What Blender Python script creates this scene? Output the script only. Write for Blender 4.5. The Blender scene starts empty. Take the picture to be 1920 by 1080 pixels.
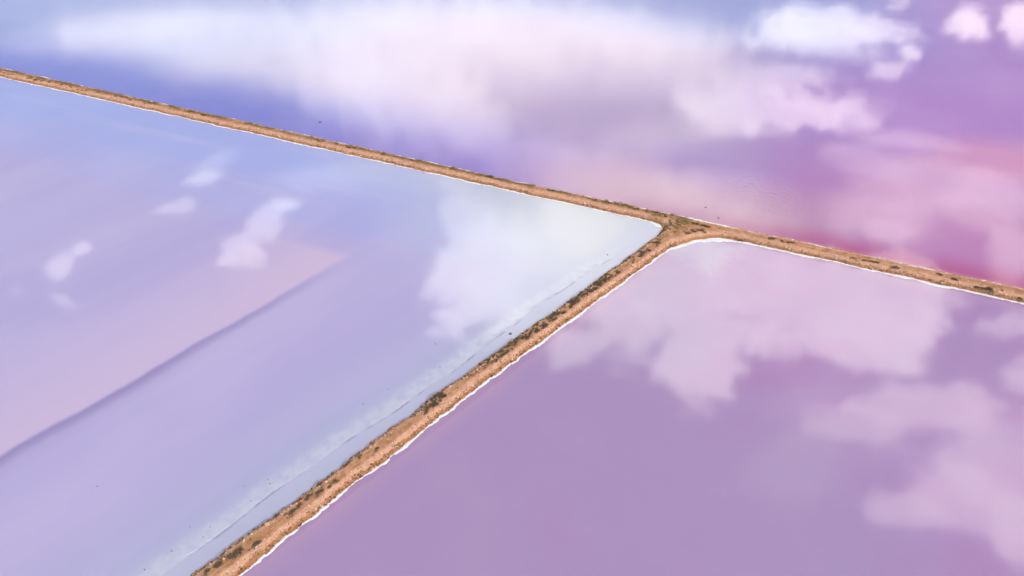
import bpy, math, random
import numpy as np

random.seed(7)
rng = np.random.default_rng(7)
scene = bpy.context.scene
col = scene.collection

# ------------------------------------------------------------------ camera, sky, sun, exposure
EYE_HEIGHT = 120.0
FOCAL_PX = 1280.0                      # for a picture 1920 wide: a 24 mm drone lens
PITCH = math.atan(1058.0 / FOCAL_PX)   # looking 39.6 degrees below the horizon
cam_data = bpy.data.cameras.new('camera')
cam_data.sensor_width = 36.0
cam_data.lens = 36.0 * FOCAL_PX / 1920.0
cam_data.clip_start = 1.0
cam_data.clip_end = 30000.0
cam = bpy.data.objects.new('camera', cam_data)
cam.location = (0, 0, EYE_HEIGHT)
cam.rotation_euler = (math.pi / 2 - PITCH, 0, 0)
col.objects.link(cam)
scene.camera = cam

SUN_ELEVATION = math.radians(36)
SUN_HEADING = (0.69, -0.724)           # the sun stands behind the camera and to the right
SKY_STRENGTH = 0.15
CLOUD_STRENGTH = 3.1
SUN_STRENGTH = 2.75
EXPOSURE = -0.34

scene.view_settings.view_transform = 'Standard'
scene.view_settings.look = 'None'
scene.view_settings.gamma = 1.0
scene.view_settings.exposure = EXPOSURE
scene.view_settings.use_curve_mapping = False
scene.render.engine = 'CYCLES'
scene.cycles.use_denoising = True
scene.cycles.use_adaptive_sampling = True
scene.cycles.adaptive_threshold = 0.03
scene.cycles.adaptive_min_samples = 12
scene.cycles.max_bounces = 3
scene.cycles.diffuse_bounces = 1
scene.cycles.glossy_bounces = 2
scene.cycles.sample_clamp_indirect = 6.0


def ground(x, y):
    """the point of the water level seen at a place of the (1920 x 1080) photograph"""
    r = (x - 960.0) / FOCAL_PX
    u = (540.0 - y) / FOCAL_PX
    Y = math.cos(PITCH) + u * math.sin(PITCH)
    Z = -math.sin(PITCH) + u * math.cos(PITCH)
    return np.array([EYE_HEIGHT * r / -Z, EYE_HEIGHT * Y / -Z])


# ------------------------------------------------------------------ a small language for shader nodes
class S:
    """a socket (or number) that can be added, multiplied ... inside the tree T.tree"""
    def __init__(self, s):
        self.s = s

    def _m(self, op, *o):
        n = T.tree.nodes.new('ShaderNodeMath')
        n.operation = op
        for i, v in enumerate((self,) + o):
            put(n.inputs[i], v)
        return S(n.outputs[0])

    def __add__(self, o): return self._m('ADD', o)
    __radd__ = __add__
    def __sub__(self, o): return self._m('SUBTRACT', o)
    def __rsub__(self, o): return S(o)._m('SUBTRACT', self)
    def __mul__(self, o): return self._m('MULTIPLY', o)
    __rmul__ = __mul__
    def __truediv__(self, o): return self._m('DIVIDE', o)
    def __neg__(self): return self._m('MULTIPLY', -1.0)
    def abs(self): return self._m('ABSOLUTE')
    def max(self, o): return self._m('MAXIMUM', o)
    def min(self, o): return self._m('MINIMUM', o)
    def pow(self, o): return self._m('POWER', o)
    def gt(self, o): return self._m('GREATER_THAN', o)


class T:
    tree = None


def put(inp, v):
    if isinstance(v, S):
        v = v.s
    if isinstance(v, bpy.types.NodeSocket):
        T.tree.links.new(v, inp)
    else:
        if isinstance(v, (tuple, list)) and len(v) == 3 and inp.type == 'RGBA':
            v = (*v, 1.0)
        inp.default_value = v


def node(kind, **props):
    n = T.tree.nodes.new(kind)
    for k, v in props.items():
        setattr(n, k, v)
    return n


def smooth(v, a, b, lo=0.0, hi=1.0):
    n = node('ShaderNodeMapRange', interpolation_type='SMOOTHSTEP', clamp=True)
    if a > b:
        a, b, lo, hi = b, a, hi, lo
    put(n.inputs[0], v)
    for i, q in enumerate((a, b, lo, hi)):
        n.inputs[i + 1].default_value = q
    return S(n.outputs[0])


def mix(f, a, b):
    n = node('ShaderNodeMix', data_type='RGBA', blend_type='MIX', clamp_factor=True)
    put(n.inputs[0], f)
    put(n.inputs[6], a)
    put(n.inputs[7], b)
    return S(n.outputs[2])


def mul_color(c, f):
    n = node('ShaderNodeVectorMath', operation='SCALE')
    put(n.inputs[0], c)
    put(n.inputs['Scale'], f)
    return S(n.outputs[0])


def noise(vec, scale, detail=4.0, rough=0.55, dims='3D', out=0, w=None, dist=0.0):
    n = node('ShaderNodeTexNoise', noise_dimensions=dims)
    put(n.inputs['Vector'], vec)
    n.inputs['Scale'].default_value = scale
    n.inputs['Detail'].default_value = detail
    n.inputs['Roughness'].default_value = rough
    n.inputs['Distortion'].default_value = dist
    return S(n.outputs[out])


def vec(x, y, z=0.0):
    n = node('ShaderNodeCombineXYZ')
    for i, v in enumerate((x, y, z)):
        put(n.inputs[i], v)
    return S(n.outputs[0])


def split(v):
    n = node('ShaderNodeSeparateXYZ')
    put(n.inputs[0], v)
    return [S(o) for o in n.outputs]


def attribute(name):
    n = node('ShaderNodeAttribute', attribute_name=name)
    return S(n.outputs['Fac'])


def new_material(name):
    m = bpy.data.materials.new(name)
    m.use_nodes = True
    m.node_tree.nodes.clear()
    T.tree = m.node_tree
    out = node('ShaderNodeOutputMaterial')
    b = node('ShaderNodeBsdfPrincipled')
    T.tree.links.new(b.outputs[0], out.inputs['Surface'])
    return m, b


def position():
    return S(node('ShaderNodeNewGeometry').outputs['Position'])


def along(p, origin, d):
    """dot(p - origin, d) for a position socket"""
    n = node('ShaderNodeVectorMath', operation='DOT_PRODUCT')
    put(n.inputs[0], p)
    n.inputs[1].default_value = (d[0], d[1], 0)
    o = float(np.dot(origin, d))
    return S(n.outputs['Value']) - o if o else S(n.outputs['Value'])


def bump(height, strength, distance):
    n = node('ShaderNodeBump')
    put(n.inputs['Strength'], strength)
    n.inputs['Distance'].default_value = distance
    put(n.inputs['Height'], height)
    return n.outputs[0]


# ------------------------------------------------------------------ the sky with its fair-weather clouds
# Each cloud is a patch of the cloud layer, given by the place where the still water mirrors it.
# centre x, y, half width, half height, tilt in degrees, thickness, softness
CLOUDS = [
    # the big cumulus over the lilac pond
    (1560, 560, 225, 96, 4, .95, .3), (1370, 530, 180, 86, 0, .92, .35), (1300, 655, 86, 110, 8, .95, .25),
    (1665, 620, 112, 78, -10, .92, .25), (1220, 560, 140, 84, -25, .9, .4), (1065, 640, 52, 32, -20, .8, .3),
    (1290, 480, 130, 50, -15, .7, .5), (1900, 612, 58, 40, 10, .6, .4), (1700, 530, 90, 50, 10, .7, .5),
    (1490, 640, 80, 50, 0, .6, .4),
    # the thinner bank low on the right
    (1735, 765, 140, 50, -6, .72, .5), (1590, 810, 110, 40, 0, .55, .6), (1690, 932, 70, 38, 4, .62, .3),
    (1800, 925, 165, 60, 22, .66, .4), (1910, 985, 90, 64, 30, .7, .35), (1870, 860, 150, 96, 10, .62, .6),
    (1915, 722, 30, 40, 40, .6, .4), (1490, 870, 130, 70, 10, .14, .9), (1500, 760, 110, 50, 0, .14, .9),
    # far clouds on the right
    (1530, 52, 130, 44, 0, .9, .3), (1640, 58, 95, 20, 3, .9, .4), (1470, 58, 64, 30, 0, .85, .4),
    (1815, 44, 44, 26, 14, .95, .35), (1912, 42, 34, 40, 0, .95, .35), (1700, 97, 34, 12, -4, .85, .4),
    (1668, 132, 44, 18, 0, .7, .5), (1680, 8, 14, 10, 0, .7, .5),
    (1430, 205, 175, 42, 2, .85, .4), (1545, 208, 125, 36, 4, .75, .5), (1340, 215, 90, 40, 0, .7, .5),
    (1450, 150, 130, 26, 0, .62, .6), (1570, 98, 110, 16, 3, .4, .6),
    (1700, 262, 130, 20, 4, .42, .7), (1620, 300, 90, 34, 15, .4, .7), (1740, 345, 160, 60, 6, .4, .8),
    (1650, 400, 150, 56, 10, .5, .7), (1850, 370, 110, 62, 10, .5, .7), (1900, 470, 46, 64, 10, .5, .6),
    (1680, 438, 60, 30, 10, .45, .6),
    # the great soft bank in the middle of the far water
    (900, 50, 440, 76, 2, 1., .6), (720, 150, 230, 92, 12, 1., .6), (960, 130, 220, 60, 5, .6, .9),
    (1180, 65, 240, 46, 4, .7, .9), (1270, 130, 190, 60, 0, .55, .9), (860, 235, 150, 50, 10, .6, .9),
    (1110, 325, 230, 64, 14, .72, .9), (1340, 375, 190, 60, 14, .72, .8), (1200, 260, 100, 50, 0, .3, 1.0),
    (560, 60, 140, 50, 0, .6, .9),
    # far left
    (330, 40, 250, 32, -4, .9, .7), (138, 62, 44, 20, 8, .8, .4), (40, 88, 74, 12, 0, .6, .6),
    (420, 95, 240, 62, 6, .7, 1.0), (190, 80, 170, 32, 0, .6, .9),
    # small puffs over the pale pond
    (500, 415, 56, 28, -28, .7, .5), (448, 472, 46, 26, -12, .62, .5), (540, 395, 34, 12, -8, .6, .6), (425, 492, 30, 16, 0, .5, .6),
    (118, 500, 36, 28, -45, .62, .6), (162, 462, 32, 12, -18, .66, .5), (115, 568, 24, 14, 0, .35, .6),
    (38, 545, 20, 14, 0, .3, .7), (372, 335, 40, 18, -12, .6, .6), (335, 388, 38, 16, -8, .45, .6),
    (400, 300, 60, 18, -15, .3, .9), (620, 340, 120, 40, -10, .22, 1.0),
    (908, 505, 96, 108, 0, .85, .2), (1010, 490, 160, 112, 0, .72, .4), (875, 400, 54, 34, 0, .55, .6),
    (1090, 430, 150, 66, 10, .6, .6), (862, 345, 34, 18, 0, .35, .6),
]

world = bpy.data.worlds.new('World')
scene.world = world
world.use_nodes = True
T.tree = world.node_tree
T.tree.nodes.clear()
w_out = node('ShaderNodeOutputWorld')
sky = node('ShaderNodeTexSky', sky_type='NISHITA')
sky.sun_disc = False
sky.sun_elevation = SUN_ELEVATION
sky.sun_rotation = math.atan2(SUN_HEADING[0], SUN_HEADING[1])
sky.air_density = 1.0
sky.dust_density = 0.6
sky.ozone_density = 2.0
bg_sky = node('ShaderNodeBackground')
put(bg_sky.inputs[0], sky.outputs[0])
bg_sky.inputs[1].default_value = SKY_STRENGTH
dx, dy, dz = split(node('ShaderNodeTexCoord').outputs['Generated'])
up = dz.max(0.07)
layer = vec(dx / up, dy / up)                       # place in the flat cloud layer, in units of its height
wob = node('ShaderNodeVectorMath', operation='SUBTRACT')
put(wob.inputs[0], noise(layer, 3.2, 3.0, 0.6, '2D', out=1))
wob.inputs[1].default_value = (.5, .5, .5)
shift = node('ShaderNodeVectorMath', operation='MULTIPLY_ADD')
put(shift.inputs[0], wob.outputs[0])
shift.inputs[1].default_value = (.15, .17, 0)
put(shift.inputs[2], layer)
fray = noise(layer, 11.0, 5.0, 0.64, '2D')
fray2 = (fray - 0.5) * 1.25
fray_soft = fray2 * 0.35
clear = None
FRAMES = {}
for cx, cy, rx, ry, tilt, thick, soft in CLOUDS:
    c = ground(cx, cy) / EYE_HEIGHT
    jx = (ground(cx + 1, cy) - ground(cx - 1, cy)) / 2 / EYE_HEIGHT
    jy = (ground(cx, cy + 1) - ground(cx, cy - 1)) / 2 / EYE_HEIGHT
    a = math.radians(tilt)
    M = np.stack([jx, jy], 1) @ np.array([[math.cos(a), -math.sin(a)], [math.sin(a), math.cos(a)]]) @ np.diag([rx, ry])
    U, sv, _ = np.linalg.svd(M)
    turn = round(math.degrees(math.atan2(U[1, 0], U[0, 0])) / 10) * 10 % 180
    ex = (math.cos(math.radians(turn)), math.sin(math.radians(turn)))
    if turn not in FRAMES:                           # the cloud layer seen along one of 18 headings
        FRAMES[turn] = vec(along(shift.outputs[0], (0, 0), ex), along(shift.outputs[0], (0, 0), (-ex[1], ex[0])))
    g = sv * 1.12
    mp = node('ShaderNodeVectorMath', operation='MULTIPLY_ADD')
    put(mp.inputs[0], FRAMES[turn])
    mp.inputs[1].default_value = (1 / g[0], 1 / g[1], 0)
    mp.inputs[2].default_value = (-(c[0] * ex[0] + c[1] * ex[1]) / g[0], -(c[1] * ex[0] - c[0] * ex[1]) / g[1], 0)
    ln = node('ShaderNodeVectorMath', operation='LENGTH')
    put(ln.inputs[0], mp.outputs[0])
    d = smooth((fray2 if soft < 0.65 else fray_soft) - S(ln.outputs['Value']), -1.0 - 0.06, -1.0 + 0.16 + 0.66 * soft, 1.0, 1.0 - thick)
    clear = d if clear is None else clear * d
# the same kind of sky goes on all round: scattered cumulus outside the part mirrored here
px, py, _ = split(layer)
inside = smooth(px.abs() - py * 0.577, 0.95, 0.62) * smooth(py, 0.28, 0.46) * smooth(py, 4.0, 3.5)
far = smooth(noise(shift.outputs[0], 1.1, 3.0, 0.55, '2D') + fray2 * 0.12, 0.47, 0.60, 0.0, 0.8)
veil = smooth(noise(layer, 2.0, 3.0, 0.6, '2D'), 0.45, 0.75, 0.0, 0.10)
cover = (1.0 - clear * (1.0 - veil)).max(far * (1.0 - inside))
tone = smooth(noise(layer, 4.5, 3.0, 0.6, '2D') + fray2 * 0.12, 0.32, 0.64)
bg_cloud = node('ShaderNodeBackground')
put(bg_cloud.inputs[0], mix(tone, (0.86, 0.845, 0.77), (0.985, 0.975, 0.865)))
bg_cloud.inputs[1].default_value = CLOUD_STRENGTH
mixs = node('ShaderNodeMixShader')
put(mixs.inputs[0], cover)
T.tree.links.new(bg_sky.outputs[0], mixs.inputs[1])
T.tree.links.new(bg_cloud.outputs[0], mixs.inputs[2])
T.tree.links.new(mixs.outputs[0], w_out.inputs['Surface'])

world.cycles.sampling_method = 'NONE'      # an even sky: plain bounce sampling is quickest

sun_data = bpy.data.lights.new('sun', 'SUN')
sun_data.energy = SUN_STRENGTH
sun_data.angle = math.radians(0.5)
sun_data.color = (1.0, 0.955, 0.89)
sun = bpy.data.objects.new('sun', sun_data)
ce = math.cos(SUN_ELEVATION)
from mathutils import Vector
sun.rotation_euler = Vector((SUN_HEADING[0] * ce, SUN_HEADING[1] * ce, math.sin(SUN_ELEVATION))).to_track_quat('Z', 'Y').to_euler()
col.objects.link(sun)

# ------------------------------------------------------------------ lie of the land
# bank A runs across the picture, bank B comes up to it from the lower left
A_AXIS = np.array([(-430.0, 381.9), (-228.6, 296.2), (7.1, 196.0), (139.1, 141.6), (330.0, 63.0)])
A_HALF = np.array([3.3, 3.3, 2.75, 3.1, 3.1])
B_AXIS = np.array([(-118.0, -6.0), (-54.2, 62.6), (-11.5, 108.8), (16.0, 136.6), (42.8, 164.1), (52.0, 173.5)])
B_HALF = np.array([3.0, 3.0, 2.55, 2.75, 2.9, 3.2])
JUNCTION = np.array([51.0, 177.7])
A_DIR = np.array([0.924, -0.383]); A_DIR /= np.linalg.norm(A_DIR)
A_NOR = np.array([-A_DIR[1], A_DIR[0]])          # towards the far lagoon
B_DIR = np.array([0.6935, 0.7204])
B_NOR = np.array([-B_DIR[1], B_DIR[0]])          # towards the pale pond


def axis_field(P, axis, half):
    """inset from the toe (positive on the bank), signed offset from the axis (left positive), run along the axis"""
    best = np.full(len(P), 1e9); off = np.zeros(len(P)); run = np.zeros(len(P)); hw = np.zeros(len(P))
    s0 = 0.0
    for i in range(len(axis) - 1):
        a, b = axis[i], axis[i + 1]
        L = np.linalg.norm(b - a); d = (b - a) / L
        q = P - a
        t = np.clip(q @ d, 0, L)
        r = q - t[:, None] * d
        dist = np.hypot(r[:, 0], r[:, 1])
        m = dist < best
        best[m] = dist[m]
        off[m] = (q @ np.array([-d[1], d[0]]))[m]
        run[m] = s0 + t[m]
        hw[m] = (half[i] + (half[i + 1] - half[i]) * t / L)[m]
        s0 += L
    return hw - best, off, run


_tab = rng.random((257, 257))
def vnoise(x, y):
    """smooth value noise in -1..1"""
    xi = np.floor(x).astype(int); yi = np.floor(y).astype(int)
    fx = x - xi; fy = y - yi
    fx = fx * fx * (3 - 2 * fx); fy = fy * fy * (3 - 2 * fy)
    xi %= 256; yi %= 256
    a = _tab[xi, yi] * (1 - fx) + _tab[xi + 1, yi] * fx
    b = _tab[xi, yi + 1] * (1 - fx) + _tab[xi + 1, yi + 1] * fx
    return (a * (1 - fy) + b * fy) * 2 - 1


def fbm(x, y, n=4):
    v = 0; amp = 0.5
    for k in range(n):
        v = v + amp * vnoise(x * 2 ** k + 17 * k, y * 2 ** k + 31 * k)
        amp *= 0.5
    return v


def bank_field(P, wobble=1.0):
    dA, oA, rA = axis_field(P, A_AXIS, A_HALF)
    dB, oB, rB = axis_field(P, B_AXIS, B_HALF)
    k = 7.0                                                       # rounded inner corners
    south = np.clip(0.25 - oA / 3.0, 0, 1)                       # the far shore of bank A stays straight
    h = np.clip(0.5 + 0.5 * (dA - dB) / k, 0, 1)
    d = np.maximum(dA, dB) * (1 - south) + (dB + (dA - dB) * h + k * h * (1 - h)) * south
    # the sandy fillet on the lilac side of the fork is much wider
    kf = 17.0
    hf = np.clip(0.5 + 0.5 * (dA - dB) / kf, 0, 1)
    df = np.maximum(dA, dB) * (1 - south) + (dB + (dA - dB) * hf + kf * hf * (1 - hf)) * south
    east = np.clip((P - JUNCTION) @ np.array([0.95, -0.3]) / 2.0, 0, 1)
    d = d * (1 - east) + df * east
    x, y = P[:, 0], P[:, 1]
    d = d + wobble * (0.30 * vnoise(x * 0.16, y * 0.16) + 0.22 * vnoise(x * 0.55 + 9, y * 0.55) + 0.08 * vnoise(x * 1.7, y * 1.7 + 5))
    near_b = dB > dA
    return d, np.where(near_b, oB, oA), np.where(near_b, rB, rA), near_b


CREST = 1.25
def bank_height(d, P):
    x, y = P[:, 0], P[:, 1]
    t = np.clip((d + 0.15) / 1.75, 0, 1)
    h = -0.12 + (CREST + 0.12) * (t * t * (3 - 2 * t) * 0.35 + t * 0.65)
    h = np.where(d < -0.15, -0.12 + (d + 0.15) * 0.5, h)
    lump = 0.13 * fbm(x * 0.9, y * 0.9, 3) * np.clip(d / 0.6, 0, 1)
    return h + lump + 0.10 * vnoise(x * 0.1 + 3, y * 0.1) * np.clip(d, 0, 1)


def mesh_object(name, verts, faces, material, parent=None, attrs=None, smooth_shade=False):
    me = bpy.data.meshes.new(name)
    verts = np.asarray(verts, dtype=np.float32)
    faces = np.asarray(faces, dtype=np.int32)
    me.vertices.add(len(verts)); me.vertices.foreach_set('co', verts.ravel())
    nf, nv = faces.shape
    me.loops.add(nf * nv); me.loops.foreach_set('vertex_index', faces.ravel())
    me.polygons.add(nf)
    me.polygons.foreach_set('loop_start', np.arange(0, nf * nv, nv, dtype=np.int32))
    me.polygons.foreach_set('loop_total', np.full(nf, nv, dtype=np.int32))
    me.polygons.foreach_set('use_smooth', np.full(nf, smooth_shade, dtype=bool))
    for k, v in (attrs or {}).items():
        at = me.attributes.new(k, 'FLOAT', 'POINT')
        at.data.foreach_set('value', np.asarray(v, dtype=np.float32))
    me.update(calc_edges=True)
    me.materials.append(material)
    o = bpy.data.objects.new(name, me)
    col.objects.link(o)
    o.parent = parent
    return o


def plane_object(name, pts, z, material):
    me = bpy.data.meshes.new(name)
    me.from_pydata([(x, y, z) for x, y in pts], [], [list(range(len(pts)))])
    me.materials.append(material)
    o = bpy.data.objects.new(name, me)
    col.objects.link(o)
    return o


def describe(o, label=None, category=None, group=None, kind=None):
    for k, v in (('label', label), ('category', category), ('group', group), ('kind', kind)):
        if v:
            o[k] = v
    return o


# ------------------------------------------------------------------ materials of the setting
def finish_water(b, color, rough, ripple, ior=1.6, spec=1.0):
    put(b.inputs['Base Color'], color)
    put(b.inputs['Roughness'], rough)
    b.inputs['IOR'].default_value = ior
    b.inputs['Specular IOR Level'].default_value = spec
    if ripple is not None:
        put(b.inputs['Normal'], ripple)


def lagoon_material():
    m, b = new_material('lagoon brine')
    p = position()
    s = along(p, JUNCTION, A_DIR)
    t = along(p, JUNCTION, A_NOR)
    n1 = noise(p, 0.012, 3.0, 0.5)
    n2 = noise(p, 0.03, 4.0, 0.55)
    sw = s + (n1 - 0.5) * 120
    c = mix(smooth(sw, -190, -40), (0.22, 0.215, 0.58), (0.33, 0.21, 0.53))  # left end carries the sky's blue reflection, painted into the brine colour
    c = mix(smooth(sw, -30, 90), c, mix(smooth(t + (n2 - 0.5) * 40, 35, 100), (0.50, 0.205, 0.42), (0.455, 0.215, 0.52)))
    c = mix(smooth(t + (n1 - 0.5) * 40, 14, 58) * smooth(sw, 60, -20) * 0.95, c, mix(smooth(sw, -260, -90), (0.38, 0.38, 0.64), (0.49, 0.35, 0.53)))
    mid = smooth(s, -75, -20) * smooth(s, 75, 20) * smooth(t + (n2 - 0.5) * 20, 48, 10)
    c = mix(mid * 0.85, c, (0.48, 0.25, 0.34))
    c = mix(smooth(t + (n1 - 0.5) * 60, 120, 205) * smooth(s, 120, 20) * 0.8, c, (0.34, 0.36, 0.66))  # bluish sky reflection at grazing view, painted into the far water's colour
    # blooms of red algae
    pt = ground(1900, 300)
    r = noise(p, 0.05, 3.0)
    q = along(p, pt, (1, 0)); q2 = along(p, pt, (0, 1))
    bloom = smooth((q * q * 0.35 + q2 * q2)._m('SQRT') + (r - 0.5) * 16, 26, 4)
    c = mix(bloom * 0.9, c, (0.68, 0.30, 0.47))
    shore = smooth(t + (n2 - 0.5) * 6, 17, 3.0)
    redder = smooth(s, -20, 60)
    c = mix(shore * redder * 0.9, c, (0.46, 0.08, 0.22))
    c = mix(smooth(t + (noise(p, 0.4, 2.0) - 0.5) * 2, 6.0, 3.0) * redder * 0.7, c, (0.60, 0.26, 0.28))
    c = mix(smooth(n2, 0.5, 0.8) * 0.15, c, (0.55, 0.36, 0.62))
    # still water to the right, a breeze over the middle and the left
    breeze = smooth(s + (n1 - 0.5) * 60, 40, -60)
    patch = smooth(noise(p, 0.035, 2.0), 0.52, 0.66)
    rough = 0.045 + breeze * 0.04
    for (qx, qy), rad, st in ((ground(1430, 365), 26, 0.40), (ground(1010, 318), 22, 0.35), (ground(1300, 140), 45, 0.15)):
        e1 = along(p, (qx, qy), (1, 0)); e2 = along(p, (qx, qy), (0, 1))
        patch = patch.max(smooth((e1 * e1 + e2 * e2)._m('SQRT') + (n2 - 0.5) * 30, rad, rad * 0.3) * (st / 0.12))
    rip = bump(noise(vec(s * 0.55, t * 0.8), 1.0, 2.0, 0.6), 0.02 + patch * 0.12, 0.09)
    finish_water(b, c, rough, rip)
    return m


def crack_offset(run_b, sine):
    """how far from the axis of bank B the salt shelves break off, by the run along the bank from the fork"""
    return sine(run_b * 0.083) * 0.55 + sine(run_b * 0.31 + 1.0) * 0.22 + 6.7


def pale_pond_material():
    m, b = new_material('pale brine over salt')
    p = position()
    tip, low = ground(665, 475), ground(0, 858)
    hd = (tip - low) / np.linalg.norm(tip - low)
    u = along(p, tip, (-hd[1], hd[0]))              # beyond the old harvest line, away from bank B
    v = -along(p, ground(665, 475), A_NOR)          # away from bank A
    fb = along(p, B_AXIS[3], B_NOR)                 # distance from bank B
    fa = -along(p, JUNCTION, A_NOR)                 # distance from bank A
    n1 = noise(p, 0.02, 3.0)
    sa = along(p, JUNCTION, A_DIR)
    sb = along(p, JUNCTION, B_DIR)
    streak_a = noise(vec(sa * 0.012, fa * 0.11), 1.0, 4.0, 0.55)
    streak_b = noise(vec(sb * 0.010, fb * 0.045), 1.0, 3.0, 0.5)
    c = mix(smooth(streak_b, 0.35, 0.68), (0.46, 0.385, 0.635), (0.50, 0.42, 0.65))
    c = mix(smooth(fb + (streak_b - 0.5) * 26, 34, 6) * 0.9, c, (0.41, 0.405, 0.60))
    c = mix(smooth(fa + (streak_a - 0.5) * 60, 62, 12) * 0.8, c, (0.36, 0.40, 0.74))
    c = mix(smooth(streak_a, 0.52, 0.72) * smooth(fa, 60, 20) * 0.5, c, (0.48, 0.46, 0.70))
    # the old harvest line: a pink shallow ending in a crisp step with a deeper furrow along it
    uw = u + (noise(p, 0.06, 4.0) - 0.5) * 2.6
    pink = smooth(uw, -0.8, 1.6) * smooth(uw, 46, 2).pow(1.4) * smooth(v + (n1 - 0.5) * 5, -1.0, 4.5)
    c = mix(pink * (0.75 + smooth(v, 45, 8) * 0.25), c, (0.61, 0.455, 0.63))
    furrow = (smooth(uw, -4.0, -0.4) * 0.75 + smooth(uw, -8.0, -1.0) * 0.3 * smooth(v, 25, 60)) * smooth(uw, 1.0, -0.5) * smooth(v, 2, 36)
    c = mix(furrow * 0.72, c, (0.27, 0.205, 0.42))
    # bare wet salt towards the fork
    corner = smooth(fa + fb * 0.55 + sa * 0.0 + (n1 - 0.5) * 30 + (streak_a - 0.5) * 14, 84, 20)
    c = mix(corner, c, (0.575, 0.565, 0.62))
    salt_b = smooth(fb + (streak_b - 0.5) * 9, 15, 6) * 0.75
    c = mix(salt_b, c, (0.50, 0.49, 0.63))
    lines = smooth((streak_a - 0.53).abs(), 0.012, 0.0) * corner * 0.25
    c = mix(lines, c, (0.62, 0.52, 0.52))
    # the crack along the broken edge of the salt shelves
    edge = crack_offset(sb, lambda q: q._m('SINE')) - fb + (noise(p, 1.2, 3.0) - 0.5) * 0.5
    grain = noise(p, 0.45, 5.0, 0.62)
    shelf = smooth(edge, 0.2, -0.2) * smooth(edge + (streak_b - 0.5) * 4 + (grain - 0.5) * 2.5, -4.6, -1.6)
    shelf = shelf * smooth(grain, 0.25, 0.62) * smooth(sb, -8, -40)
    c = mix(shelf * 0.6, c, (0.60, 0.595, 0.68))
    crack = smooth(edge, 0.50, 0.30) * smooth(edge, -0.10, 0.05) * smooth(noise(vec(sb * 0.09, 3.0), 1.0, 2.0), 0.47, 0.56)
    c = mix(crack * smooth(sb, -170, -150) * smooth(sb, -18, -35) * 0.55, c, (0.24, 0.23, 0.34))
    rough = 0.04 + corner * 0.07 + salt_b * 0.09
    fine = noise(p, 0.9, 4.0, 0.6)
    finish_water(b, c, rough, bump(fine, 0.03, 0.03))
    return m


def lilac_pond_material():
    m, b = new_material('lilac brine')
    p = position()
    fb = -along(p, B_AXIS[3], B_NOR)
    fa = -along(p, JUNCTION, A_NOR)
    n1 = noise(p, 0.02, 3.0)
    n2 = noise(p, 0.5, 3.0)
    c = mix(smooth(n1 + along(p, (60, 110), (1, 0)) * 0.003, 0.35, 0.7), (0.39, 0.26, 0.45), (0.425, 0.225, 0.44))
    c = mix(smooth(noise(p, 0.06, 4.0), 0.45, 0.75) * 0.25, c, (0.44, 0.31, 0.50))
    near = fb.min(fa)
    c = mix(smooth(near + (n1 - 0.5) * 5, 9, 2.5) * 0.45, c, (0.56, 0.33, 0.46))
    c = mix(smooth(near + (n2 - 0.5) * 1.2, 5.0, 4.0) * 0.30, c, (0.33, 0.17, 0.34))
    grey = smooth(along(p, JUNCTION + np.array([5, -14]), (1, 0)).abs() + along(p, JUNCTION + np.array([5, -14]), (0, 1)).abs() + (n2 - .5) * 8, 18, 6)
    c = mix(grey * 0.5, c, (0.52, 0.48, 0.58))
    x_, y_, _ = split(p)
    lanes = noise(vec(x_ * 0.012 + y_ * 0.004, y_ * 0.05 - x_ * 0.015), 1.0, 4.0, 0.6)
    c = mix(smooth(lanes, 0.40, 0.70) * 0.22, c, (0.35, 0.25, 0.46))
    finish_water(b, c, 0.045 + smooth(lanes, 0.45, 0.7) * 0.02, bump(noise(p, 0.8, 3.0), 0.03, 0.02))
    return m


def bed_material():
    m, b = new_material('salt lake bed')
    p = position()
    put(b.inputs['Base Color'], mix(noise(p, 0.05, 5.0), (0.62, 0.50, 0.46), (0.74, 0.68, 0.68)))
    b.inputs['Roughness'].default_value = 0.8
    return m


def salt_material():
    m, b = new_material('white salt crust')
    p = position()
    n = noise(p, 1.6, 5.0, 0.6)
    put(b.inputs['Base Color'], mix(smooth(n, 0.3, 0.7), (0.76, 0.75, 0.78), (0.88, 0.87, 0.87)))
    b.inputs['Roughness'].default_value = 0.45
    put(b.inputs['Normal'], bump(noise(p, 5.0, 5.0, 0.65), 0.35, 0.05))
    return m


def earth_material():
    m, b = new_material('sandy earth bank')
    p = position()
    inset = attribute('inset'); off = attribute('offset'); green = attribute('green'); near_b = attribute('near_b'); run = attribute('run')
    n = noise(p, 0.6, 6.0, 0.62)
    fine = noise(p, 2.6, 4.0, 0.7)
    c = mix(smooth(n, 0.32, 0.68), (0.37, 0.155, 0.08), (0.59, 0.295, 0.175))
    track = noise(vec(run * 0.05, off * 2.6), 1.0, 4.0, 0.6)
    c = mix(smooth(track, 0.5, 0.66) * 0.55, c, (0.36, 0.19, 0.085))
    c = mix(smooth(track, 0.47, 0.32) * 0.5, c, (0.64, 0.42, 0.26))
    pale = smooth(inset + (n - 0.5) * 0.7, 2.3, 1.6) * smooth(inset, 0.5, 1.0)
    c = mix(pale * smooth(fine, 0.3, 0.6) * 0.8, c, (0.71, 0.405, 0.29))
    c = mix(smooth(inset + (n - 0.5) * 0.6, 0.95, 0.4), c, (0.40, 0.18, 0.08))
    c = mix(green * smooth(fine + n, 0.75, 1.15), c, (0.24, 0.17, 0.05))
    c = mix(smooth(inset, 0.14, 0.0), c, (0.60, 0.52, 0.48))
    c = mix(smooth(fine, 0.55, 0.68) * 0.45, c, (0.22, 0.12, 0.065))
    put(b.inputs['Base Color'], c)
    b.inputs['Roughness'].default_value = 0.95
    b.inputs['Specular IOR Level'].default_value = 0.15
    put(b.inputs['Normal'], bump(fine + n, 0.6, 0.12))
    return m


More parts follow.
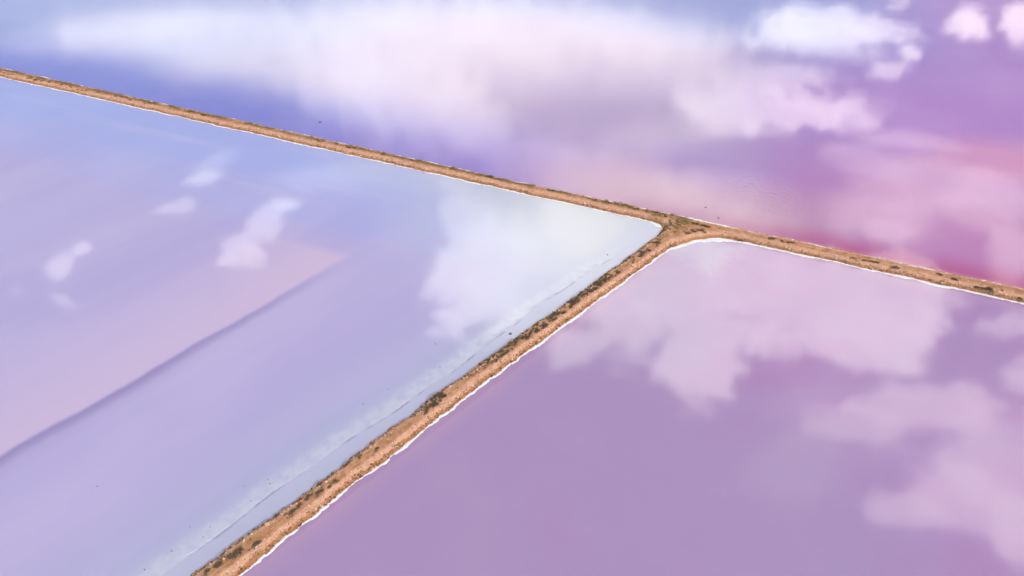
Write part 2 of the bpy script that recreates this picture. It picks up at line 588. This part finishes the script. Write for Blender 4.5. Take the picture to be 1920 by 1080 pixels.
def stone_material():
    m, b = new_material('ochre rubble stone')
    tint = attribute('tint')
    rnd = S(node('ShaderNodeNewGeometry').outputs['Random Per Island'])
    p = position()
    dark = mix(rnd, (0.15, 0.055, 0.03), (0.62, 0.29, 0.13))
    pale = mix(rnd, (0.34, 0.16, 0.085), (0.84, 0.60, 0.44))
    c = mix(tint, dark, pale)
    c = mix(smooth(rnd, 0.90, 0.96) * 0.6, c, (0.74, 0.62, 0.55))
    c = mix(smooth(noise(p, 3.0, 3.0), 0.5, 0.8) * 0.4, c, (0.27, 0.12, 0.07))
    put(b.inputs['Base Color'], c)
    b.inputs['Roughness'].default_value = 0.9
    b.inputs['Specular IOR Level'].default_value = 0.2
    return m


def leaf_material(name, a, bcol, c3):
    m, b = new_material(name)
    rnd = S(node('ShaderNodeNewGeometry').outputs['Random Per Island'])
    inst = S(node('ShaderNodeObjectInfo').outputs['Random'])
    c = mix(rnd, a, bcol)
    c = mix(smooth(inst, 0.55, 1.0) * 0.6, c, c3)
    put(b.inputs['Base Color'], c)
    b.inputs['Roughness'].default_value = 0.75
    b.inputs['Specular IOR Level'].default_value = 0.2
    return m


def dark_stone_material():
    m, b = new_material('dark wet stone')
    put(b.inputs['Base Color'], mix(noise(position(), 3.0, 3.0), (0.09, 0.07, 0.09), (0.22, 0.18, 0.20)))
    b.inputs['Roughness'].default_value = 0.7
    return m


def wood_material():
    m, b = new_material('grey shrub wood')
    put(b.inputs['Base Color'], mix(noise(position(), 6.0, 3.0), (0.09, 0.06, 0.04), (0.17, 0.12, 0.09)))
    b.inputs['Roughness'].default_value = 0.9
    return m


MAT_LAGOON = lagoon_material()
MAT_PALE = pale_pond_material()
MAT_LILAC = lilac_pond_material()
MAT_BED = bed_material()
MAT_SALT = salt_material()
MAT_EARTH = earth_material()
MAT_STONE = stone_material()
MAT_SALTBUSH = leaf_material('saltbush leaf', (0.085, 0.064, 0.042), (0.20, 0.15, 0.095), (0.19, 0.13, 0.06))
MAT_OLIVE = leaf_material('samphire leaf', (0.13, 0.095, 0.022), (0.30, 0.215, 0.06), (0.26, 0.13, 0.05))
MAT_WOOD = wood_material()
MAT_DARK_STONE = dark_stone_material()

# ------------------------------------------------------------------ water and lake bed
R = 9000.0
describe(plane_object('ground', [(-R, -R), (R, -R), (R, R), (-R, R)], -0.45, MAT_BED), 'salt lake bed under the ponds', kind='structure')
wA = JUNCTION - A_DIR * R
eA = JUNCTION + A_DIR * R
axA = [tuple(q) for q in A_AXIS]
iB = [tuple(q) for q in B_AXIS]
Bend = tuple(B_AXIS[0] - B_DIR * R)
J = tuple(JUNCTION)
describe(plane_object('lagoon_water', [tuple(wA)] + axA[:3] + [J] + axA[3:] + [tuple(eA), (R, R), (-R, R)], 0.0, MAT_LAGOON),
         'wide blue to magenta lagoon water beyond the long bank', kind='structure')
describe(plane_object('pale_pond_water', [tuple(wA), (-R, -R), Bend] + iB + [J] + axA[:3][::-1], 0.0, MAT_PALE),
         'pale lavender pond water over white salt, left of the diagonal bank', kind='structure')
describe(plane_object('lilac_pond_water', [Bend, (R, -R), tuple(eA)] + axA[3:][::-1] + [J] + iB[::-1], 0.0, MAT_LILAC),
         'lilac pond water right of the diagonal bank', kind='structure')

# ------------------------------------------------------------------ the banks
STEP = 0.25


def bank_cells(lo, hi, step=STEP):
    """grid points (and quads) where lo < inset < hi, inside the built part of the banks"""
    xs = np.arange(-330, 235, step); ys = np.arange(10, 345, step)
    pts = []
    idx = -np.ones((len(xs), len(ys)), dtype=np.int64)
    X, Y = np.meshgrid(xs, ys, indexing='ij')
    rough = np.maximum(*[axis_field_fast(X, Y, ax, hf) for ax, hf in ((A_AXIS, A_HALF), (B_AXIS, B_HALF))])
    cand = rough > lo - 3.2
    ii, jj = np.nonzero(cand)
    P = np.stack([xs[ii], ys[jj]], 1)
    d, off, run, nb = bank_field(P)
    keep = (d > lo) & (d < hi)
    ii, jj, P, d, off, run, nb = ii[keep], jj[keep], P[keep], d[keep], off[keep], run[keep], nb[keep]
    idx[ii, jj] = np.arange(len(ii))
    a = idx[:-1, :-1]; b = idx[1:, :-1]; c = idx[1:, 1:]; e = idx[:-1, 1:]
    ok = (a >= 0) & (b >= 0) & (c >= 0) & (e >= 0)
    F = np.stack([a[ok], b[ok], c[ok], e[ok]], 1)
    return P, F, d, off, run, nb


def axis_field_fast(X, Y, axis, half):
    best = np.full(X.shape, -1e9)
    for i in range(len(axis) - 1):
        a, b = axis[i], axis[i + 1]
        L = np.linalg.norm(b - a); d = (b - a) / L
        x0, x1 = min(a[0], b[0]) - 16, max(a[0], b[0]) + 16
        y0, y1 = min(a[1], b[1]) - 16, max(a[1], b[1]) + 16
        m = (X > x0) & (X < x1) & (Y > y0) & (Y < y1)
        qx = X[m] - a[0]; qy = Y[m] - a[1]
        t = np.clip(qx * d[0] + qy * d[1], 0, L)
        best[m] = np.maximum(best[m], max(half[i], half[i + 1]) - np.hypot(qx - t * d[0], qy - t * d[1]))
    return best


def greenness(P, off, nb, run):
    """where low plants cover the ground: the far half of bank A left of the fork, and about the fork"""
    x, y = P[:, 0], P[:, 1]
    patch = np.clip(0.75 + 1.4 * fbm(x * 0.22, y * 0.22, 3), 0, 1)
    sA = (P - JUNCTION) @ A_DIR
    gA = np.clip((off + 0.25) / 0.5, 0, 1) * np.clip((2.4 - off) / 0.5, 0, 1) * np.clip((6 - sA) / 6, 0, 1) * (~nb)
    rj = np.hypot(x - (JUNCTION[0] - 1.5), y - (JUNCTION[1] - 0.5))
    gJ = np.clip((7.5 - rj) / 3, 0, 1)
    gB = nb * np.clip((off + 0.2) / 0.5, 0, 1) * np.clip((1.9 - off) / 0.5, 0, 1) * 0.35
    return np.clip(np.maximum(np.maximum(gA, gJ), gB) * patch, 0, 1)


P, F, d, off, run, nb = bank_cells(-0.8, 99)
Zb = bank_height(d, P)
causeway = mesh_object('causeway', np.column_stack([P, Zb]), F, MAT_EARTH, smooth_shade=True,
                       attrs=dict(inset=d, offset=off, run=run, green=greenness(P, off, nb, run), near_b=nb.astype(float)))
describe(causeway, 'forked ochre earth causeway of two banks between the ponds', kind='structure')

# white salt rim along every toe
P, F, d, off, run, nb = bank_cells(-3.4, 0.5, 0.16)
x, y = P[:, 0], P[:, 1]
side_a_far = (~nb) & (off > 0)
side_b_left = nb & (off > 0)
fork = np.clip((16 - np.hypot(x - (JUNCTION[0] + 7), y - (JUNCTION[1] - 8))) / 10, 0, 1)
width = np.where(side_a_far, 0.75, np.where(side_b_left, -0.1, np.where(nb, 0.60, 0.60)))
sA = (P - JUNCTION) @ A_DIR
width = width + np.where((~nb) & (off < 0) & (sA > 5), 0.30, 0.0) + 0.55 * fork
width = width * (1.0 + 0.42 * vnoise(x * 0.22 + 40, y * 0.22) + 0.18 * vnoise(x * 0.8, y * 0.8 + 8))
e = np.minimum(d + width, 0.30 - d)                       # inside the rim
Zs = -0.05 + 0.17 * np.clip(e / 0.35, -0.4, 1) * (0.75 + 0.25 * vnoise(x * 1.9, y * 1.9)) - 0.04 * np.clip(e / 0.35, 0, 1) * (vnoise(x * 0.8, y * 0.8 + 3) > 0.35)
keepv = e > -0.16
remap = -np.ones(len(P), dtype=np.int64); remap[keepv] = np.arange(keepv.sum())
F = remap[F]; F = F[(F >= 0).all(1)]
salt_rim = mesh_object('salt_rim', np.column_stack([P, Zs])[keepv], F, MAT_SALT, parent=causeway, smooth_shade=True)

# ------------------------------------------------------------------ rubble on the slopes: far too many and small to count
ICO = np.array([(0, 0, -1), (.72, -.53, -.45), (-.28, -.85, -.45), (-.89, 0, -.45), (-.28, .85, -.45), (.72, .53, -.45),
                (.28, -.85, .45), (-.72, -.53, .45), (-.72, .53, .45), (.28, .85, .45), (.89, 0, .45), (0, 0, 1)])
ICO_F = np.array([(0, 1, 2), (1, 0, 5), (0, 2, 3), (0, 3, 4), (0, 4, 5), (1, 5, 10), (2, 1, 6), (3, 2, 7), (4, 3, 8), (5, 4, 9),
                  (1, 10, 6), (2, 6, 7), (3, 7, 8), (4, 8, 9), (5, 9, 10), (6, 10, 11), (7, 6, 11), (8, 7, 11), (9, 8, 11), (10, 9, 11)])


def stones(P, Z, size, tint):
    n = len(P)
    V = ICO[None] * (1 + 0.34 * (rng.random((n, 12, 1)) - 0.5) * 2)
    V = V * (size[:, None, None] * (0.75 + 0.5 * rng.random((n, 1, 3))) * np.array([1, 1, 0.75]))
    a = rng.random(n) * 6.283
    ca, sa = np.cos(a)[:, None], np.sin(a)[:, None]
    X = V[:, :, 0] * ca - V[:, :, 1] * sa
    Y = V[:, :, 0] * sa + V[:, :, 1] * ca
    W = np.stack([X + P[:, :1], Y + P[:, 1:2], V[:, :, 2] + Z[:, None] + size[:, None] * 0.2], 2)
    F = ICO_F[None] + (np.arange(n) * 12)[:, None, None]
    return W.reshape(-1, 3), F.reshape(-1, 3), np.repeat(tint, 12)


def axis_samples(axis, half, per_m, lo, hi):
    L = np.hypot(*np.diff(axis, axis=0).T)
    S_ = np.concatenate([[0], np.cumsum(L)])
    n = int((hi - lo) * per_m)
    s = lo + rng.random(n) * (hi - lo)
    cx = np.interp(s, S_, axis[:, 0]); cy = np.interp(s, S_, axis[:, 1])
    k = np.clip(np.searchsorted(S_, s) - 1, 0, len(L) - 1)
    dirs = np.diff(axis, axis=0) / L[:, None]
    nor = np.stack([-dirs[k, 1], dirs[k, 0]], 1)
    o = (rng.random(n) * 2 - 1) * (np.interp(s, S_, half) + 1.6)
    return np.stack([cx, cy], 1) + nor * o[:, None]


cand = np.concatenate([axis_samples(B_AXIS, B_HALF, 130, 60, 258), axis_samples(A_AXIS, A_HALF, 100, 130, 740)])
d, off, run, nb = bank_field(cand)
keep = rng.random(len(cand)) < np.where(d < 0.05, 0, np.where(d < 0.9, 0.70, np.where(d < 1.7, 0.48, np.where(d < 2.0, 0.16, 0.012))))
sandy = np.hypot(cand[:, 0] - (JUNCTION[0] + 6), cand[:, 1] - (JUNCTION[1] - 6.5)) < 6.5
keep &= ~(sandy & (rng.random(len(cand)) < 0.93) & (d < 1.4))
cand, d, off, nb = cand[keep], d[keep], off[keep], nb[keep]
size = np.where(d < 0.9, 0.12 + 0.20 * rng.random(len(d)) ** 1.7, 0.07 + 0.15 * rng.random(len(d)) ** 2)
size *= np.where(nb & (off > 0), 1.1, 1.0)
tint = np.clip((d - 0.45) / 1.0 + 0.35 * (rng.random(len(d)) - 0.5), 0, 1)
tint = np.where((~nb) & (off < 0), np.clip(tint + 0.25, 0, 1), tint)
W, F, tt = stones(cand, bank_height(d, cand), size, tint)
rubble = mesh_object('rubble_stones', W, F, MAT_STONE, parent=causeway, attrs=dict(tint=tt))
rubble['kind'] = 'stuff'

# ------------------------------------------------------------------ low samphire cover along the crest (uncountable)
def leaf_clumps(P, Z, radius, leaves, flat=0.6):
    """tufts of small upright leaf faces"""
    n = len(P)
    th = rng.random((n, leaves)) * 6.283
    ph = np.arccos(rng.random((n, leaves)))
    rr = radius[:, None] * (0.35 + 0.65 * rng.random((n, leaves)))
    C = np.stack([P[:, :1] + rr * np.sin(ph) * np.cos(th), P[:, 1:2] + rr * np.sin(ph) * np.sin(th),
                  Z[:, None] + 0.02 + flat * rr * np.cos(ph)], 2)
    a = rng.normal(size=(n, leaves, 3)); a /= np.linalg.norm(a, axis=2, keepdims=True)
    b = np.cross(a, rng.normal(size=(n, leaves, 3))); b /= np.linalg.norm(b, axis=2, keepdims=True)
    q = (radius[:, None] * (0.20 + 0.2 * rng.random((n, leaves))))[..., None]
    V = np.stack([C - a * q, C + b * q * .6, C + a * q, C - b * q * .6], 2)
    F = np.arange(n * leaves * 4).reshape(-1, 4)
    return V.reshape(-1, 3), F


cand = np.concatenate([axis_samples(A_AXIS, A_HALF, 85, 130, 560), axis_samples(B_AXIS, B_HALF, 20, 60, 258)])
d, off, run, nb = bank_field(cand)
g = greenness(cand, off, nb, run)
keep = (d > 0.9) & (rng.random(len(cand)) < g * 1.0)
cand, d = cand[keep], d[keep]
V, F = leaf_clumps(cand, bank_height(d, cand), 0.12 + 0.24 * rng.random(len(cand)) ** 1.5, 10)
cover_o = mesh_object('ground_cover', V, F, MAT_OLIVE)
describe(cover_o, 'low olive samphire cover along the crest of the long bank', 'ground cover', kind='stuff')


cand = axis_samples(B_AXIS, B_HALF, 60, 125, 258)
d, off, run, nb = bank_field(cand)
g = np.clip((off + 0.5) / 0.6, 0, 1) * np.clip(0.25 + 1.3 * fbm(cand[:, 0] * 0.35, cand[:, 1] * 0.35, 3), 0, 0.6)
keep = (d > 1.0) & nb & (rng.random(len(cand)) < g)
V, F = leaf_clumps(cand[keep], bank_height(d[keep], cand[keep]), 0.12 + 0.18 * rng.random(keep.sum()), 10)
describe(mesh_object('low_scrub', V, F, MAT_SALTBUSH), 'low dark scrub between the saltbushes on the diagonal bank', 'scrub', kind='stuff')


# ------------------------------------------------------------------ saltbushes, each one a thing
def bush_mesh(name, seed, leaves, mat):
    r = np.random.default_rng(seed)
    k = 4
    lob = np.column_stack([r.normal(0, .30, k), r.normal(0, .30, k), .22 + .2 * r.random(k)])
    C = []
    which = r.integers(0, k, leaves)
    v = r.normal(size=(leaves, 3)); v /= np.linalg.norm(v, axis=1, keepdims=True)
    rad = (0.42 * r.random(leaves) ** 0.35)[:, None]
    C = lob[which] + v * rad * np.array([1, 1, .8])
    C[:, 2] = np.maximum(C[:, 2], 0.04)
    a = r.normal(size=(leaves, 3)); a /= np.linalg.norm(a, axis=1, keepdims=True)
    b = np.cross(a, r.normal(size=(leaves, 3))); b /= np.linalg.norm(b, axis=1, keepdims=True)
    q = (0.07 + 0.07 * r.random(leaves))[:, None]
    V = np.stack([C - a * q, C + b * q * .6, C + a * q, C - b * q * .6], 1).reshape(-1, 3)
    o = mesh_object(name, V, np.arange(leaves * 4).reshape(-1, 4), mat)
    me = o.data
    bpy.data.objects.remove(o)
    return me


def stem_mesh(seed):
    r = np.random.default_rng(seed)
    V = []; F = []
    for k in range(5):
        a = r.random() * 6.283
        base = np.array([.05 * math.cos(a), .05 * math.sin(a), -0.08]); tip = np.array([.34 * math.cos(a), .34 * math.sin(a), .45])
        for z, c, w in ((0, base, .035), (1, (base + tip) / 2 + np.array([0, 0, .06]), .024), (2, tip, .008)):
            for j in range(4):
                V.append(c + w * np.array([math.cos(j * 1.571), math.sin(j * 1.571), 0]))
        n0 = k * 12
        for z in range(2):
            for j in range(4):
                F.append((n0 + z * 4 + j, n0 + z * 4 + (j + 1) % 4, n0 + z * 4 + 4 + (j + 1) % 4, n0 + z * 4 + 4 + j))
    o = mesh_object('stem', V, F, MAT_WOOD)
    me = o.data
    bpy.data.objects.remove(o)
    return me


BUSH = [bush_mesh('saltbush', 100 + i, 190, MAT_SALTBUSH) for i in range(6)]
OLIVE_BUSH = [bush_mesh('samphire_bush', 200 + i, 170, MAT_OLIVE) for i in range(4)]
STEM = [stem_mesh(300 + i) for i in range(3)]


def plant_point(px_, py_):
    """place on the bank seen at a place of the photograph (the crest lies above water level)"""
    k = (EYE_HEIGHT - CREST) / EYE_HEIGHT
    q = ground(px_, py_) * k
    d, off, run, nb = bank_field(q[None])
    return q, float(bank_height(d, q[None])[0]), float(d[0])


def plant(q, z, w, h, label, group, kind='saltbush', parts=False, stretch=1.0, turn=None):
    meshes = OLIVE_BUSH if kind == 'samphire_bush' else BUSH
    me = random.choice(meshes)
    rz = turn if turn is not None else random.random() * 6.283
    if parts:
        o = bpy.data.objects.new(kind, None)
        col.objects.link(o)
        f = bpy.data.objects.new('foliage', me); col.objects.link(f); f.parent = o
        s = bpy.data.objects.new('stem', random.choice(STEM)); col.objects.link(s); s.parent = o
    else:
        o = bpy.data.objects.new(kind, me)
        col.objects.link(o)
    o.location = (q[0], q[1], z - 0.03)
    o.rotation_euler = (0, 0, rz)
    o.scale = (w * stretch, w, h)
    describe(o, label, 'shrub', group)
    return o


LONE = [  # x, y in the photograph, width in m, stretch along the bank, label
    (449, 1034, 1.5, 1.5, 'largest dark saltbush on the diagonal bank, at its near lower end'),
    (432, 1045, 1.1, 1.3, 'dark saltbush just below left of the largest bush on the diagonal bank'),
    (480, 1023, 1.0, 2.0, 'long low dark saltbush nearest the lilac pond, right of the largest bush'),
    (410, 1056, 1.1, 1.7, 'dark saltbush second from the lower end of the diagonal bank'),
    (388, 1074, 0.9, 1.5, 'dark saltbush at the bottom edge where the diagonal bank leaves the picture'),
    (548, 962, 1.0, 1.9, 'low dark saltbush in the middle of the bank, right of the pale boulder'),
    (515, 967, 0.9, 1.2, 'round dark saltbush on the shaded edge above the pale boulder'),
    (561, 948, 0.8, 1.2, 'small saltbush just above the low bush in the middle of the near bank'),
    (537, 963, 0.5, 1.2, 'tiny saltbush left of the low bush in the middle of the near bank'),
    (596, 926, 0.9, 1.6, 'lower of two saltbushes touching on the near crest'),
    (603, 918, 0.8, 1.2, 'upper of two saltbushes touching on the near crest'),
    (618, 911, 0.7, 1.4, 'narrow saltbush just above the touching pair on the near crest'),
    (629, 901, 0.8, 1.5, 'thin grey saltbush third above the touching pair on the near crest'),
    (601, 907, 1.0, 1.5, 'dark saltbush on the shaded edge level with the touching pair'),
    (576, 932, 0.9, 1.5, 'dark saltbush on the shaded edge below the touching pair'),
    (653, 867, 0.9, 1.5, 'saltbush alone on the shaded edge where the near bank is barest'),
    (675, 857, 0.7, 1.3, 'small saltbush above the lone bush on the barest stretch'),
    (707, 843, 0.7, 1.6, 'small olive saltbush mid crest on the barest stretch'),
    (1205, 474, 1.3, 1.2, 'right one of two saltbushes alone on the bare stretch below the fork'),
    (1201, 480, 0.9, 1.0, 'left one of two saltbushes alone on the bare stretch below the fork'),
    (1287, 437, 1.0, 1.6, 'leftmost of three dark saltbushes in a row above the sandy cove'),
    (1300, 434, 1.1, 1.7, 'middle of three dark saltbushes in a row above the sandy cove'),
    (1318, 433, 1.2, 1.6, 'rightmost of three dark saltbushes in a row above the sandy cove'),
    (1307, 420, 1.1, 1.8, 'left one of the dark saltbushes on the far edge right of the fork'),
    (1317, 423, 1.0, 1.8, 'middle one of the dark saltbushes on the far edge right of the fork'),
    (1328, 425, 1.0, 1.9, 'right one of the dark saltbushes on the far edge right of the fork'),
    (1388, 445, 0.9, 1.3, 'small dark saltbush on bare crest right of the sandy cove'),
    (1402, 448, 0.6, 1.8, 'flat strip of saltbush on bare crest right of the sandy cove'),
    (1446, 448, 1.1, 1.4, 'dark saltbush on the far edge of the right-hand bank, first from the fork'),
    (1467, 452, 0.8, 1.8, 'flat saltbush on the far edge, second from the fork on the right-hand bank'),
    (1482, 455, 0.9, 2.0, 'long saltbush on the far edge, third from the fork on the right-hand bank'),
    (1601, 485, 0.7, 1.6, 'small saltbush alone mid crest halfway along the right-hand bank'),
    (1619, 488, 0.7, 1.3, 'small saltbush left of the flat row halfway along the right-hand bank'),
    (1632, 490, 0.8, 2.0, 'left bush of the flat row halfway along the right-hand bank'),
    (1645, 492, 0.8, 2.0, 'right bush of the flat row halfway along the right-hand bank'),
    (1677, 501, 1.2, 1.2, 'dark round saltbush just right of the flat row on the right-hand bank'),
    (1744, 520, 0.6, 1.2, 'tiny saltbush mid crest on the right-hand bank, left of a pair'),
    (1762, 516, 0.8, 1.8, 'flat saltbush on the far edge above a pair on the right-hand bank'),
    (1766, 524, 0.6, 1.4, 'small left one of a pair of saltbushes on the right-hand bank'),
    (1786, 524, 1.2, 1.2, 'dark right one of a pair of saltbushes on the right-hand bank'),
    (1834, 537, 1.2, 1.3, 'dark saltbush third from the right edge of the picture'),
    (1847, 540, 0.9, 2.0, 'flat saltbush joining two dark bushes near the right edge'),
    (1857, 542, 1.5, 1.4, 'largest dark saltbush near the right edge of the picture'),
    (1879, 545, 0.5, 1.2, 'tiny saltbush right of the largest bush near the right edge'),
    (1915, 557, 0.8, 1.6, 'saltbush cut by the right edge of the picture'),
]
B_ANGLE = math.atan2(B_DIR[1], B_DIR[0])
A_ANGLE = math.atan2(A_DIR[1], A_DIR[0])
for x_, y_, w, st, label in LONE:
    q, z, _ = plant_point(x_, y_)
    ang = A_ANGLE if x_ > 1270 else B_ANGLE
    plant(q, z, w, w * 0.62, label, 'lone saltbushes on the banks', parts=w >= 0.9, stretch=st, turn=ang + random.uniform(-.2, .2) + (math.pi if random.random() < .5 else 0))

# the dense thicket along the left half of the diagonal bank's crest
def thicket(lo, hi, n, group, label, spread=(-0.3, 2.0)):
    """lo, hi: run along bank B as pixel heights of the photograph"""
    done = 0
    while done < n:
        y_ = random.uniform(lo, hi)
        fy = (1080 - y_) / (1080 - 464)
        base = np.array([np.interp(-y_, [-1080, -725, -464], [-54.2, -11.5, 42.8]), np.interp(-y_, [-1080, -725, -464], [62.6, 108.8, 164.1])])
        q = base + B_NOR * random.uniform(*spread) - B_NOR * 0.35 + B_DIR * random.uniform(-1, 1)
        if vnoise(np.array([q[0] * .21]), np.array([q[1] * .21]))[0] < -0.35:
            continue
        d, off, run, nb = bank_field(q[None])
        if d[0] < 1.05:
            continue
        w = random.uniform(0.38, 0.95)
        plant(q, float(bank_height(d, q[None])[0]), w, w * 0.6, label, group, stretch=random.uniform(1.0, 1.4), turn=B_ANGLE + random.uniform(-.4, .4))
        done += 1


thicket(500, 590, 85, 'thicket on the upper diagonal bank', 'dark saltbush in the thickest cluster, on the upper diagonal bank')
thicket(590, 690, 75, 'thicket on the middle diagonal bank', 'dark saltbush in the broken cluster, on the middle of the diagonal bank')
thicket(690, 800, 42, 'scattered bushes on the lower middle diagonal bank', 'scattered small saltbush on the diagonal bank just below the thicket')
thicket(450, 500, 16, 'bushes on the diagonal bank near the fork', 'small saltbush on the diagonal bank just below the fork')

for k in range(34):                                            # about the fork
    q, z, dd = plant_point(random.gauss(1248, 16), random.gauss(424, 11))
    if dd > 0.9:
        w = random.uniform(0.45, 0.95)
        plant(q, z, w, w * .6, 'small bush in the green patch at the fork of the banks', 'bushes at the fork',
              kind='samphire_bush' if random.random() < .5 else 'saltbush', stretch=random.uniform(1, 1.5))
for k in range(70):                                            # along the far half of the long bank
    s_ = random.uniform(-330, -6)
    q = JUNCTION + A_DIR * s_ + A_NOR * random.uniform(0.2, 1.9)
    d, off, run, nb = bank_field(q[None])
    if d[0] > 1.0:
        w = random.uniform(0.5, 1.1)
        plant(q, float(bank_height(d, q[None])[0]), w, w * .55, 'olive bush in the green strip along the long bank', 'bushes along the long bank',
              kind='samphire_bush' if random.random() < .6 else 'saltbush', stretch=random.uniform(1.2, 2.0), turn=A_ANGLE)

# ------------------------------------------------------------------ shelves of salt broken off along the pale shore
SHELF_BASE = float(np.dot(B_AXIS[3] - JUNCTION, B_NOR))       # distances count from the axis of bank B
SHELVES = [(-158, 25, 3.6), (-134, 19, 3.0), (-114, 17, 3.3), (-96.5, 14, 3.7), (-81, 17, 3.2), (-63, 14, 2.6), (-48, 17, 2.6)]   # run from the fork, length, width
for k, (s0, L, wd) in enumerate(SHELVES):
    n = int(L / 0.35) + 1
    r = np.random.default_rng(500 + k)
    walk = np.convolve(np.convolve(r.normal(size=n + 30), np.ones(9) / 9, 'same'), np.ones(5) / 5, 'same')[15:n + 15] * 1.1
    V = []
    for i in range(n):
        s = s0 + i * L / (n - 1)
        f = i / (n - 1)
        taper = min(1.0, (f / 0.10) ** .6 if f else 0.0, ((1 - f) / 0.28) ** .8 if f < 1 else 0.0)
        near = crack_offset(s, math.sin) + r.uniform(-.12, .12) + 0.25 * math.sin(s * 1.7 + k)
        far_ = near + 0.3 + wd * taper * max(0.6, 0.95 + 0.25 * walk[i]) + r.uniform(0, .25)
        lift = 0.008 + 0.014 * taper
        org = JUNCTION * 1.0
        row = []
        for g_, z_ in ((0.0, -0.02), (0.05, lift * .7), (0.18, lift), (0.55, lift * .5), (1.0, -0.004)):
            q = JUNCTION + B_DIR * s + B_NOR * (SHELF_BASE + near + (far_ - near) * g_)
            row.append((q[0], q[1], z_))
        V += row
    F = []
    for i in range(n - 1):
        for j in range(4):
            F.append((i * 5 + j, (i + 1) * 5 + j, (i + 1) * 5 + j + 1, i * 5 + j + 1))
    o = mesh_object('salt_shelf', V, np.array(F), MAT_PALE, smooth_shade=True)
    describe(o, kind='structure')

# ------------------------------------------------------------------ single stones in the shallows
def boulder(px_, py_, size, label, salt=False, z=0.0, group=None):
    q = ground(px_, py_)
    if z:
        q = q * (EYE_HEIGHT - z) / EYE_HEIGHT
    r = np.random.default_rng(int(px_ * 7 + py_))
    V = ICO * (1 + .3 * (r.random((12, 1)) - .5)) * size * np.array([1.15, .85, .7])
    V[:, 2] += z + size * .25
    V[:, 0] += q[0]; V[:, 1] += q[1]
    me_o = mesh_object('stone', V - np.array([q[0], q[1], 0]), ICO_F, MAT_SALT if salt else (MAT_STONE if z else MAT_DARK_STONE), attrs=dict(tint=np.full(12, 0.0 if not z else 1.0)))
    me_o.location = (q[0], q[1], 0)
    describe(me_o, label, 'stone', group)
    return me_o


boulder(501, 984, 0.55, 'pale boulder on the shaded left edge of the near bank', z=1.1)
boulder(957, 626, 0.42, 'dark stone alone in the pale shallows beside the middle of the diagonal bank')
for px_, py_ in ((970, 632), (963, 634), (978, 622)):
    boulder(px_, py_, 0.3, 'small salt lump beside the dark stone in the pale shallows', salt=True, group='salt lumps by the dark stone')
boulder(600, 229, 0.5, 'dark stone alone in the blue water beyond the long bank')
for px_, py_, s in ((182, 912, .2), (506, 907, .2), (502, 899, .16), (394, 988, .16), (381, 1007, .16), (322, 1033, .2), (356, 988, .16),
                    (271, 1068, .2), (458, 912, .16), (470, 940, .16), (681, 758, .2), (727, 730, .16), (816, 645, .2), (1139, 478, .26), (1118, 496, .16), (825, 688, .2)):
    boulder(px_, py_, s * 0.8, 'speck-sized dark stone scattered on the pale salt flat', group='specks on the salt flat')
for px_, py_ in ((1323, 389), (1347, 409)):
    boulder(px_, py_, 0.3, 'flat dark stone awash in pink water beyond the fork', group='stones awash beyond the fork')
